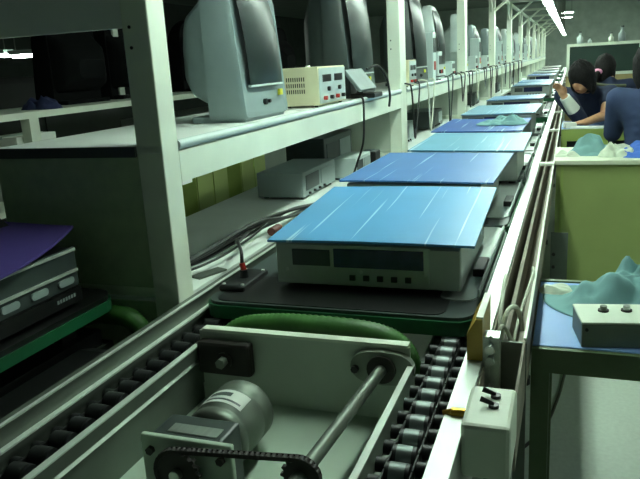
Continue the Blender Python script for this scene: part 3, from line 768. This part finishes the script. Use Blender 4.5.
def cloth(name, loc, outline, hfun, m, label, rz=0, n=34, cat='cloth', seed=0, group=None):
    """crumpled cloth: a closed lump with folds; outline(a) radius, hfun(u,v) height"""
    rings = []
    for k in range(0, n + 1):
        t = k / n; ring = []
        for i in range(48):
            a = 2 * math.pi * i / 48; R_ = outline(a) * t
            x_, y_ = R_ * math.cos(a), R_ * math.sin(a)
            edge = max(0.0, 1 - t ** 5)
            w = noise.noise(Vector((x_ * 16 + seed, y_ * 16, seed))) * .5 + noise.noise(Vector((x_ * 34, y_ * 34 + seed, 2))) * .22
            fold = .75 * abs(math.sin(13 * x_ + 21 * y_ + 3.0 * w + seed)) ** .7 + .3 * abs(math.sin(38 * y_ - 22 * x_ + 4 * w))
            h = hfun(x_, y_) * (1.2 + .4 * w - fold * .55) * edge
            ring.append((x_, y_, max(.003, h)))
        rings.append(ring)
    for _ in range(2):
        rings = [rings[0]] + [[(p[0], p[1], (2 * p[2] + rings[k][(i + 1) % 48][2] + rings[k][i - 1][2] + rings[k - 1][i][2] + rings[k + 1][i][2]) / 6) for i, p in enumerate(rings[k])] for k in range(1, n)] + [rings[-1]]
        m0 = sum(p[2] for p in rings[2]) / 48; rings[0] = [(0, 0, m0)] * 48; rings[1] = [(p[0], p[1], m0) for p in rings[1]]
    rings = [rings[0]] + [[(p[0], p[1], max(.003, p[2] - min(p[2] * .45, .018) * (1 - abs(noise.noise(Vector((p[0] * 17 + seed, p[1] * 26, seed * 2))) * 2.6)) * (1 if 1 < k < n else 0))) for p in rings[k]] for k in range(1, n + 1)]
    m0 = sum(p[2] for p in rings[2]) / 48; rings[1] = [(p[0], p[1], m0) for p in rings[1]]
    mb = MB(); rings[0] = [(p[0] * 0, p[1] * 0, rings[1][0][2]) for p in rings[0]]
    base = [(p[0], p[1], 0) for p in rings[-1]]
    mb.loft([*rings, base], False, True)
    return tag(mb.build(name, m, loc=loc, rz=rz), label, cat, group)
def gauss(cx, cy, sx, sy, h): return lambda x_, y_: h * math.exp(-abs((x_ - cx) / sx) ** 2.8 - abs((y_ - cy) / sy) ** 2.8)
g1 = gauss(.0, .02, .075, .10, .125); g2 = gauss(-.10, -.0, .06, .08, .055); g3 = gauss(.15, 0, .12, .10, .085)
cloth('aqua_cloth', (.165, 1.815, .660), lambda a: .115 + .10 * abs(math.cos(a)) + .015 * math.sin(3 * a), lambda x_, y_: -.004 + g1(x_, y_) + g2(x_, y_) + g3(x_, y_), M_cloth,
      'aqua cloth heaped behind the button box on the blue table', seed=1.3)
cloth('white_glove', (-.020, 1.895, .660), lambda a: .032 + .012 * abs(math.cos(a)), lambda x_, y_: .040 - .15 * abs(x_), M_wcloth, 'white glove tucked under the aqua cloth on the blue table', cat='glove', seed=4)

# ------------------------------------------------------------------ green cabinet desk, cloths
gc = tag(empty('cabinet_desk', (.4, 3.75, 0)), 'olive green desk with closed front panel and cream top', 'desk')
o_ = Vector((-.4, -3.75, 0))
def gpart(mb, name, m):
    q = mb.build(name, m, gc); q.location = o_; return q
gpart(MB().box(-.055, 1.15, 3.76, 3.778, .04, .728), 'front_panel', M_olive)
gpart(MB().box(-.058, -.040, 3.755, 4.25, .0, .728), 'side_panel', M_olive)
gpart(MB().box(1.15, 1.168, 3.755, 4.25, .0, .728), 'side_panel', M_olive)
gpart(MB().box(-.035, -.022, 3.752, 3.760, .04, .728), 'front_trim', M_lime)
gpart(MB().box(-.066, 1.18, 3.735, 4.27, .728, .752, .004), 'desk_top', M_desk)
gpart(MB().box(-.04, 1.15, 4.2, 4.215, .3, .728), 'back_panel', M_olive)
sgp = tag(empty('side_bracket', (-.02, 3.2, 0)), 'grey bolted bracket plate between blue table and green desk', 'bracket')
MB().box(-.044, .03, 0, .012, .0, .50).build('plate', mat('grey_bracket', (112, 122, 112), .6), sgp)
for z in (.40, .34): MB().cyl((-.030, 0, z), (-.030, -.008, z), .008, n=8).build('bolt', M_brown, sgp)
g1b = gauss(-.03, .0, .09, .08, .115); g2b = gauss(.06, -.02, .06, .06, .06)
cloth('aqua_cloth', (.115, 3.98, .752), lambda a: .085 + .045 * abs(math.cos(a - .2)) + .012 * math.sin(4 * a), lambda x_, y_: -.004 + g1b(x_, y_) + g2b(x_, y_), M_cloth, 'pale aqua cloth standing crumpled on the green cabinet desk', seed=7)
cloth('white_rag', (.235, 3.88, .752), lambda a: .04 + .05 * abs(math.cos(a)), lambda x_, y_: .075 - .25 * abs(y_) , M_wcloth, 'white rag between the aqua and the blue cloth', cat='rag', seed=2)
cloth('blue_cloth', (.42, 3.93, .752), lambda a: .09 + .12 * abs(math.cos(a)), lambda x_, y_: .065, M_bcloth, 'bright blue folded cloth on the green cabinet desk', seed=9)
cloth('white_glove', (-.005, 3.90, .752), lambda a: .025 + .04 * abs(math.cos(a)), lambda x_, y_: .022, M_wcloth, 'white glove lying at the corner of the green cabinet desk', cat='glove', seed=3)
# cloth on the fourth board
cloth('aqua_cloth', (-.40, 4.50, .874), lambda a: .08 + .08 * abs(math.cos(a)), lambda x_, y_: .05 + .02 * math.sin(12 * x_), M_cloth, 'aqua cloth lying crumpled on a blue board on the line', seed=5)

# ------------------------------------------------------------------ second desk with lime frame
d2 = tag(empty('lime_desk', (.3, 5.6, 0)), 'lime green framed desk with a blue top where people work', 'desk')
o_ = Vector((-.3, -5.6, 0))
def dpart(mb, name, m):
    q = mb.build(name, m, d2); q.location = o_; return q
dpart(MB().box(-.055, .62, 5.27, 5.92, .728, .750, .003), 'desk_top', mat('dull_blue_top', (92, 122, 168), .5))
dpart(MB().box(-.055, .62, 5.25, 5.27, .668, .752), 'front_rail', M_lime)
for x_ in (-.055, .22, .58):
    dpart(MB().box(x_, x_ + .04, 5.25, 5.29, 0, .668), 'leg', M_lime)
for x_ in (-.055, .58): dpart(MB().box(x_, x_ + .04, 5.86, 5.90, 0, .728), 'leg', M_lime)
dpart(MB().box(-.015, .22, 5.30, 5.31, .2, .668).box(.26, .58, 5.30, 5.31, .2, .668), 'modesty_panel', mat('dark_modesty', (48, 56, 66), .7))
tag(MB().box(-.03, .05, -.03, .04, 0, .04, .004).build('white_box', M_paper, loc=(-.005, 5.36, .75), rz=.2), 'small white box on the corner of the lime desk', 'box')
tag(MB().box(-.11, .11, -.05, .05, 0, .012, .002).build('paper_stack', M_paper, loc=(.12, 5.34, .75), rz=-.1), 'white papers on the lime desk in front of the worker', 'paper')

# ------------------------------------------------------------------ people
def skin_obj(name, joints, edges, voxel, extra=None, lateral=None, smooth=4):
    """one continuous surface: tapered limbs swept along every edge, merged by a voxel remesh. joints: {key: (pos, r or (r across, r deep))}"""
    bm = bmesh.new(); lat = (lateral or Vector((1, 0, 0))).normalized()
    def ball(M, n=12):
        r = bmesh.ops.create_icosphere(bm, subdivisions=2, radius=1.0)
        for v in r['verts']: v.co = M @ v.co
    for a, b_ in edges:
        (p, r0), (q, r1) = joints[a], joints[b_]
        r0 = r0 if isinstance(r0, tuple) else (r0, r0); r1 = r1 if isinstance(r1, tuple) else (r1, r1)
        p, q = Vector(p), Vector(q); L = (q - p).length
        flat = r0[0] != r0[1] or r1[0] != r1[1]
        n = max(2, int(L / (min(min(r0), min(r1)) * .45)) + 1); n = min(n, 26)
        d = (q - p).normalized(); x = lat - d * lat.dot(d)
        x = x.normalized() if x.length > .05 else d.orthogonal().normalized()
        R = Matrix((x, d.cross(x), d)).transposed().to_4x4()
        for k in range(n + 1):
            t = k / n; ra = r0[0] * (1 - t) + r1[0] * t; rb = r0[1] * (1 - t) + r1[1] * t
            ball(Matrix.Translation(p.lerp(q, t)) @ R @ Matrix.Diagonal((ra, rb, min(ra, rb), 1)))
    for f in (extra or []): f(bm)
    base = bpy.data.meshes.new(name); bm.to_mesh(base); bm.free()
    o = bpy.data.objects.new(name, base); COL.objects.link(o)
    r = o.modifiers.new('r', 'REMESH'); r.mode = 'VOXEL'; r.voxel_size = voxel; r.use_smooth_shade = True
    sm_ = o.modifiers.new('sm', 'SMOOTH'); sm_.iterations = smooth
    dg = bpy.context.evaluated_depsgraph_get(); out = bpy.data.meshes.new_from_object(o.evaluated_get(dg))
    bpy.data.objects.remove(o)
    for p in out.polygons: p.use_smooth = True
    return out
def add_ball(M, fn=None, seg=24):
    def f(bm):
        r = bmesh.ops.create_uvsphere(bm, u_segments=seg, v_segments=seg // 2 + 4, radius=1.0)
        for v in r['verts']:
            if fn: v.co = fn(v.co.copy())
            v.co = M @ v.co
    return f
def hand(J, E, root, wrist, pdir, side, out, scale=1.0):
    """palm plus five unequal curled fingers; pdir finger direction, side = across the palm (thumb side), out = back-of-hand normal"""
    p = Vector(wrist); pdir = Vector(pdir).normalized(); side = Vector(side); side = (side - pdir * side.dot(pdir)).normalized(); out = pdir.cross(side)
    if out.dot(Vector((0, 0, 1))) < 0: out = -out
    k = root + '_palm'; J[k] = (p + pdir * .055 * scale, (.036 * scale, .017 * scale)); E.append((root, k))
    for i, (off, L) in enumerate(((.030, .068), (.010, .078), (-.010, .072), (-.029, .056))):
        a, b_, c = (f'{root}_f{i}{s}' for s in 'abc')
        o = p + pdir * .088 * scale + side * off * scale
        J[a] = (o, .009); J[b_] = (o + pdir * L * .5 * scale - out * .010, .0085); J[c] = (o + pdir * L * .85 * scale - out * .032, .0075)
        E += [(k, a), (a, b_), (b_, c)]
    a, b_, c = (f'{root}_t{s}' for s in 'abc')
    J[a] = (p + pdir * .035 * scale + side * .034 * scale, .011); J[b_] = (p + pdir * .065 * scale + side * .056 * scale - out * .008, .0095); J[c] = (p + pdir * .092 * scale + side * .060 * scale - out * .016, .008)
    E += [(k, a), (a, b_), (b_, c)]

def person(name, label, loc_hip, neck, head_c, head_M, sh, el, wr, hdir, kn, ft, m_coat, bare=(False, False), hair_fn=None, extras=None, sleeve=(.86, .86), hs=1.0):
    """all joints in world space; sh/el/wr/kn/ft are (right,left) pairs"""
    t = tag(empty(name, (loc_hip[0], loc_hip[1], 0)), label, 'person')
    org = Vector((loc_hip[0], loc_hip[1], 0)); V = lambda p: Vector(p) - org
    hip = V(loc_hip); nk = V(neck); chest = hip.lerp(nk, .68); waist = hip.lerp(nk, .35); hc = V(head_c)
    J = {'hip': (hip, (.145, .105)), 'waist': (waist, (.125, .095)), 'chest': (chest, (.145, .10)), 'neck0': (nk, .055), 'neck1': (nk.lerp(hc, .55), .048)}
    E = [('hip', 'waist'), ('waist', 'chest'), ('chest', 'neck0'), ('neck0', 'neck1')]
    for s in (0, 1):
        J[f'sh{s}'] = (V(sh[s]), .058); J[f'el{s}'] = (V(el[s]), .040); J[f'wr{s}'] = (V(wr[s]), .027)
        E += [('chest', f'sh{s}'), (f'sh{s}', f'el{s}'), (f'el{s}', f'wr{s}')]
        hand(J, E, f'wr{s}', V(wr[s]), hdir[s][0], hdir[s][1], None, hs)
        th = hip + (V(kn[s]) - hip) * .12
        J[f'th{s}'] = (hip.lerp(V(kn[s]), .25) + Vector((0, 0, -.01)), .082); J[f'kn{s}'] = (V(kn[s]), .058); J[f'ak{s}'] = (V(ft[s]) + Vector((0, 0, .06)), .038)
        d = (V(kn[s]) - hip); d.z = 0; d.normalize()
        J[f'to{s}'] = (V(ft[s]) + d * .13 + Vector((0, 0, .01)), .032)
        E += [('hip', f'th{s}'), (f'th{s}', f'kn{s}'), (f'kn{s}', f'ak{s}'), (f'ak{s}', f'to{s}')]
    HM = Matrix.Translation(hc) @ head_M      # head frame: +Y of the frame is the face, Z up
    def headshape(c):
        x_, y_, z_ = c; w = .076 * (1 - .22 * max(0, -z_) ** 1.5); 
        return Vector((x_ * w, y_ * .092 + (.010 * max(0, -z_) * (1 if y_ > 0 else -1)), z_ * .118))
    ex = [add_ball(HM, headshape, 28),
          add_ball(HM @ Matrix.Translation((0, .094, -.012)) @ Matrix.Diagonal((.013, .020, .024, 1)), None, 10),
          add_ball(HM @ Matrix.Translation((.076, -.005, -.01)) @ Matrix.Diagonal((.010, .020, .030, 1)), None, 10),
          add_ball(HM @ Matrix.Translation((-.076, -.005, -.01)) @ Matrix.Diagonal((.010, .020, .030, 1)), None, 10),
          add_ball(HM @ Matrix.Translation((0, .080, -.058)) @ Matrix.Diagonal((.026, .012, .010, 1)), None, 10)]
    lt = Vector(sh[1]) - Vector(sh[0])
    me = skin_obj(name + '_body', J, E, .0075, ex, lt, 2); me.materials.append(M_skin)
    bo = bpy.data.objects.new('body', me); COL.objects.link(bo); bo.parent = t
    # coat over torso and arms
    g = .016
    JC = {'hip': (hip + Vector((0, 0, .0)), (.165, .125)), 'waist': (waist, (.148, .118)), 'chest': (chest, (.168, .122)), 'neck0': (nk.lerp(chest, .12), .075)}
    EC = [('hip', 'waist'), ('waist', 'chest'), ('chest', 'neck0')]
    for s in (0, 1):
        JC[f'sh{s}'] = (V(sh[s]), .076)
        if bare[s]:
            JC[f'el{s}'] = (V(sh[s]).lerp(V(el[s]), .45), .064); EC += [('chest', f'sh{s}'), (f'sh{s}', f'el{s}')]
        else:
            JC[f'el{s}'] = (V(el[s]), .058); JC[f'wr{s}'] = (V(el[s]).lerp(V(wr[s]), sleeve[s]), .044); EC += [('chest', f'sh{s}'), (f'sh{s}', f'el{s}'), (f'el{s}', f'wr{s}')]
    me = skin_obj(name + '_coat', JC, EC, .010, None, lt); me.materials.append(m_coat)
    c = bpy.data.objects.new('jacket', me); COL.objects.link(c); c.parent = t
    JT = {'hip': (hip, (.155, .118))}; ET = []
    for s in (0, 1):
        JT[f'th{s}'] = (hip.lerp(V(kn[s]), .25) + Vector((0, 0, -.01)), .094); JT[f'kn{s}'] = (V(kn[s]), .070); JT[f'ak{s}'] = (V(ft[s]) + Vector((0, 0, .10)), .052)
        ET += [('hip', f'th{s}'), (f'th{s}', f'kn{s}'), (f'kn{s}', f'ak{s}')]
    me = skin_obj(name + '_trousers', JT, ET, .011, None, lt); me.materials.append(M_trouser)
    c = bpy.data.objects.new('trousers', me); COL.objects.link(c); c.parent = t
    # hair cap: over the skull, leaving the face free
    hb = MB(); rows = []
    for k in range(15):
        ph = math.pi * k / 14 * .80; row = []
        for i in range(32):
            a = 2 * math.pi * i / 32
            ff = max(0.0, math.sin(a))           # towards the face
            lim = ph * (1 - .42 * ff ** 1.5)
            rr = 1.0 + .10 * noise.noise(Vector((math.cos(a) * 3, math.sin(a) * 3, ph * 2)))
            p = Vector((math.sin(lim) * math.cos(a) * .093 * rr, math.sin(lim) * math.sin(a) * .108 * rr - .008, math.cos(lim) * .133 * rr + .004))
            if lim > 1.6: p.z -= (lim - 1.6) * .05
            row.append(HM @ p)
        rows.append(row)
    hb.loft(rows, False, True); ho = hb.build('hair', M_hair, t)
    if hair_fn: hair_fn(t, HM, ho)
    for sx in (-.03, .03):
        MB().add(*ball_geo(HM @ Matrix.Translation((sx, .080, .008)) @ Matrix.Diagonal((.012, .010, .006, 1))), True).build('eye', M_black, t)
    MB().add(*ball_geo(HM @ Matrix.Translation((0, .087, -.057)) @ Matrix.Diagonal((.022, .008, .005, 1))), True).build('mouth', mat('lips', (160, 86, 80), .5), t)
    if extras: extras(t, V, HM)
    return t
def ball_geo(M, n=12):
    vs = []; fs = []
    for k in range(n + 1):
        for i in range(n):
            p = math.pi * k / n; a = 2 * math.pi * i / n
            vs.append(M @ Vector((math.sin(p) * math.cos(a), math.sin(p) * math.sin(a), math.cos(p))))
    for k in range(n):
        for i in range(n): fs.append((k * n + i, k * n + (i + 1) % n, (k + 1) * n + (i + 1) % n, (k + 1) * n + i))
    return vs, fs
def stool(loc, label):
    s = tag(empty('stool', (loc[0], loc[1], 0)), label, 'stool', 'work stools')
    h = loc[2]
    MB().cyl((0, 0, h - .04), (0, 0, h), .16, n=24).build('seat', M_dgrey, s)
    for a in range(4):
        q = math.pi / 4 + a * math.pi / 2
        MB().cyl((.10 * math.cos(q), .10 * math.sin(q), h - .04), (.17 * math.cos(q), .17 * math.sin(q), 0), .011, n=8).build('leg', M_alu_dark, s)
    return s
RZ = lambda d: Matrix.Rotation(math.radians(d), 4, 'Z'); RXm = lambda d: Matrix.Rotation(math.radians(d), 4, 'X')
# worker 1: sits behind the lime desk facing the camera side, head bent, hand raised
def p1_extra(t, V, HM):
    w, e = V((-.040, 5.50, .965)), V((.075, 5.60, .79))
    MB().cyl(w.lerp(e, .0), w.lerp(e, .58), .038, .050, n=16).build('white_cuff', M_paper, t)
def p1_hair(t, HM, ho):
    rows = []
    for k in range(7):
        v = k / 6
        rows.append([HM @ Vector((math.cos(a) * (.098 - .012 * v), --.004 + (math.sin(a) * .095 if math.sin(a) < 0 else math.sin(a) * .03), .02 - .13 * v)) for a in [2 * math.pi * i / 24 for i in range(24)]])
    MB().loft(rows, False, True).build('side_hair', M_hair, ho)
person('person', 'worker in navy jacket with white cuff, head bent over the lime desk', (.19, 6.16, .56), (.13, 5.80, 1.00), (.075, 5.62, 1.095), RZ(150) @ RXm(-28),
       ((-.05, 5.84, .955), (.29, 5.84, .955)), ((.075, 5.60, .79), (.245, 5.58, .815)), ((-.040, 5.50, .965), (.115, 5.44, .785)),
       (((-.45, -.1, .8), (.6, -.5, .5)), ((-1, -.45, -.05), (0, 1, 0))), ((.09, 5.74, .56), (.31, 5.74, .56)), ((.09, 5.66, 0), (.31, 5.66, 0)), M_jacket, (False, True), p1_hair, p1_extra, (.45, .86), .82)
stool((.19, 6.20, .45), 'stool behind the lime desk')
# worker 2: back to us behind worker 1, hair tied with a pink band
def p2_hair(t, HM, ho):
    MB().add(*ball_geo(HM @ Matrix.Translation((-.03, -.118, -.035)) @ Matrix.Diagonal((.045, .018, .028, 1))), True).build('hair_band', M_pink, ho)
    MB().tube([HM @ Vector(p) for p in ((-.02, -.10, -.03), (-.03, -.14, -.08), (-.03, -.14, -.16))], .028, 10).build('ponytail', M_hair, ho)
def p2_extra(t, V, HM):
    MB().tube([V(p) for p in ((.17, 6.79, 1.01), (.26, 6.765, .985), (.36, 6.765, .975), (.46, 6.80, .97))], .012, 8).build('shoulder_stripe', M_yellow, t)
person('person', 'worker in navy seen from behind, hair tied with a pink band', (.34, 6.85, .56), (.325, 6.90, 1.00), (.292, 6.96, 1.115), RZ(-20) @ RXm(-8),
       ((.15, 6.90, .955), (.50, 6.90, .955)), ((.12, 7.06, .72), (.56, 7.06, .72)), ((.16, 7.28, .78), (.50, 7.28, .78)),
       (((.2, 1, 0), (1, 0, 0)), ((-.2, 1, 0), (-1, 0, 0))), ((.25, 7.27, .56), (.45, 7.27, .56)), ((.25, 7.33, 0), (.45, 7.33, 0)), M_jacket, (False, False), p2_hair, p2_extra)
stool((.34, 6.84, .45), 'stool under the worker with the pink band')
# worker 3: at the right, dusty blue jacket, close by
person('person', 'worker in a dusty blue jacket sitting between the green and the lime desk', (.47, 4.72, .56), (.47, 4.80, 1.03), (.455, 4.85, 1.18), RZ(-8) @ RXm(-14),
       ((.285, 4.80, .985), (.66, 4.80, .985)), ((.265, 4.88, .76), (.70, 4.92, .74)), ((.33, 5.10, .82), (.59, 5.14, .82)),
       (((.2, 1, -.2), (1, 0, 0)), ((-.2, 1, -.2), (-1, 0, 0))), ((.37, 5.13, .56), (.57, 5.13, .56)), ((.37, 5.15, 0), (.57, 5.15, 0)), M_bjacket, (False, False))
stool((.47, 4.70, .45), 'stool under the worker in the dusty blue jacket')

# ------------------------------------------------------------------ glass cabinet with bottles
cb2 = tag(empty('glass_cabinet', (.36, 9.2, 0)), 'cream framed cabinet with a dark glass front behind the workers', 'cabinet')
for z in (.99, 1.335): MB().box(-.42, .42, -.03, .0, z, z + .035).build('frame_rail', M_cream, cb2)
for x_ in (-.42, .385): MB().box(x_, x_ + .035, -.03, .0, 1.025, 1.335).build('frame_stile', M_cream, cb2)
MB().box(-.385, .385, -.018, -.012, 1.025, 1.335).build('glass_pane', M_glass, cb2)
MB().box(-.42, .42, 0, .4, .99, 1.37).build('body', M_dgrey, cb2)
MB().box(-.42, .42, -.02, .4, .06, .99).build('lower_body', M_tan, cb2)
MB().box(-.40, .40, .0, .38, 0, .06).build('plinth', M_black, cb2)
MB().box(-.002, .002, -.024, -.019, .08, .97).build('door_gap', M_slot, cb2)
def bottle(x_, y, h, r, m, label):
    t = tag(empty('bottle', (x_, y, 1.37)), label, 'bottle', 'bottles on the glass cabinet')
    pr = [(0, r * .9), (.01, r), (h * .55, r), (h * .7, r * .45), (h * .85, r * .4), (h, r * .4)]
    MB().loft([[(q * math.cos(2 * math.pi * i / 14), q * math.sin(2 * math.pi * i / 14), z) for i in range(14)] for z, q in pr]).build('body', m, t)
    MB().cyl((0, 0, h), (0, 0, h * 1.12), r * .5, n=10).build('cap', M_dgrey, t)
bottle(.09, 9.3, 0.128, 0.034, M_lgrey, 'pale bottle at the corner of the glass cabinet')
bottle(.20, 9.3, 0.056, 0.022, M_lgrey, 'tiny pale bottle on the glass cabinet')
bottle(.44, 9.3, 0.096, 0.030, M_cream, 'cream bottle in the middle of the glass cabinet top')
bottle(.56, 9.3, 0.160, 0.041, M_grey, 'tall grey bottle on the glass cabinet')

# ------------------------------------------------------------------ neighbouring line behind the bench
NX = -2.30
M_matte = mat('matte_black', (18, 20, 20), .95, spec=.1)
crtN = make_crt(M_matte, M_matte)
nb = tag(empty('rear_bench', (NX, 0, 0)), 'cream bench of the neighbouring line seen behind the near bench', 'workbench')
MB().box(-.5, 0, 1.2, 8.0, 1.135, 1.165).build('shelf_top', M_cream, nb)
MB().box(-.5, 0, 1.2, 8.0, .728, .756).build('lower_shelf', M_cream, nb)
for y in (1.2, 2.52, 3.62, 5.6, 7.9):
    MB().box(-.05, 0, y, y + .06, 0, 1.135).build('post', M_cream, nb)
    MB().box(-.34, -.28, y, y + .05, 1.165, 2.0).build('upper_post', M_white, nb)
for i, (_, y) in enumerate(enumerate((3.25, 3.75, 4.6, 5.2, 6.2))):
    src = crtN; x_ = crtN if i == 0 else copy_tree(src); x_.location = (NX - .42, y, 1.165); x_.rotation_euler.z = math.pi; x_.scale = (1, 1.15, 1.1)
    tag(x_, 'dark tube monitor on the neighbouring line behind the near bench', 'monitor', 'dark monitors on the neighbouring line')
dd = tag(empty('dark_cabinet', (-3.3, 3.0, 0)), 'tall dark cabinet standing beyond the neighbouring bench', 'cabinet')
MB().box(-.3, 0, -1.0, 1.6, .05, 1.33, .01).build('body', mat('dark_cabinet_paint', (34, 38, 36), .6), dd)
for k in range(3): MB().box(0, .01, -.96 + k * .86, -.14 + k * .86, .1, 1.29).build('door', mat('dark_cabinet_door', (40, 45, 42), .5), dd)
MB().box(-.28, -.02, -.95, 1.55, 0, .05).build('plinth', M_black, dd)
wb = tag(empty('white_carton', (-2.46, 2.62, .756)), 'bright white carton on the lower shelf of the neighbouring bench', 'carton')
MB().box(-.1, .1, -.13, .13, 0, .30, .003).build('body', M_paper, wb); MB().box(-.02, .02, -.132, .132, .29, .302).build('tape', M_lgrey, wb)
cloth('navy_cloth', (-2.42, 2.75, 1.165), lambda a: .08 + .03 * math.cos(2 * a), lambda x_, y_: .07, M_ncloth, 'navy cloth crumpled on the neighbouring bench', seed=6)
for k in range(3):
    gd = tag(empty('green_desk', (-2.15, 3.05 + k * .62, 0)), 'bright green cupboard seen beneath the near bench shelf', 'cupboard', 'green cupboards beyond the bench')
    MB().box(-.12, 0, 0, .42, .05, .98 if k else .8).build('body', M_lime, gd)
    MB().box(0, .006, .01, .20, .08, .94 if k else .76).build('door', M_olive, gd); MB().box(0, .006, .22, .41, .08, .94 if k else .76).build('door', M_olive, gd)
    MB().box(-.11, -.01, .02, .40, 0, .05).build('plinth', M_black, gd)
# cables on the floor under the low table
cable('floor_cable', [(.022, 2.86, .006), (.01, 2.74, .006), (-.01, 2.55, .006), (-.05, 2.32, .006), (-.12, 2.15, .006)], .006, M_black, 'thin dark cable lying on the floor beneath the blue table')
cable('floor_cable', [(.30, 2.9, .006), (.31, 2.6, .006), (.34, 2.3, .006), (.4, 2.0, .006)], .006, M_black, 'thin dark cable on the floor beyond the first floor cable')
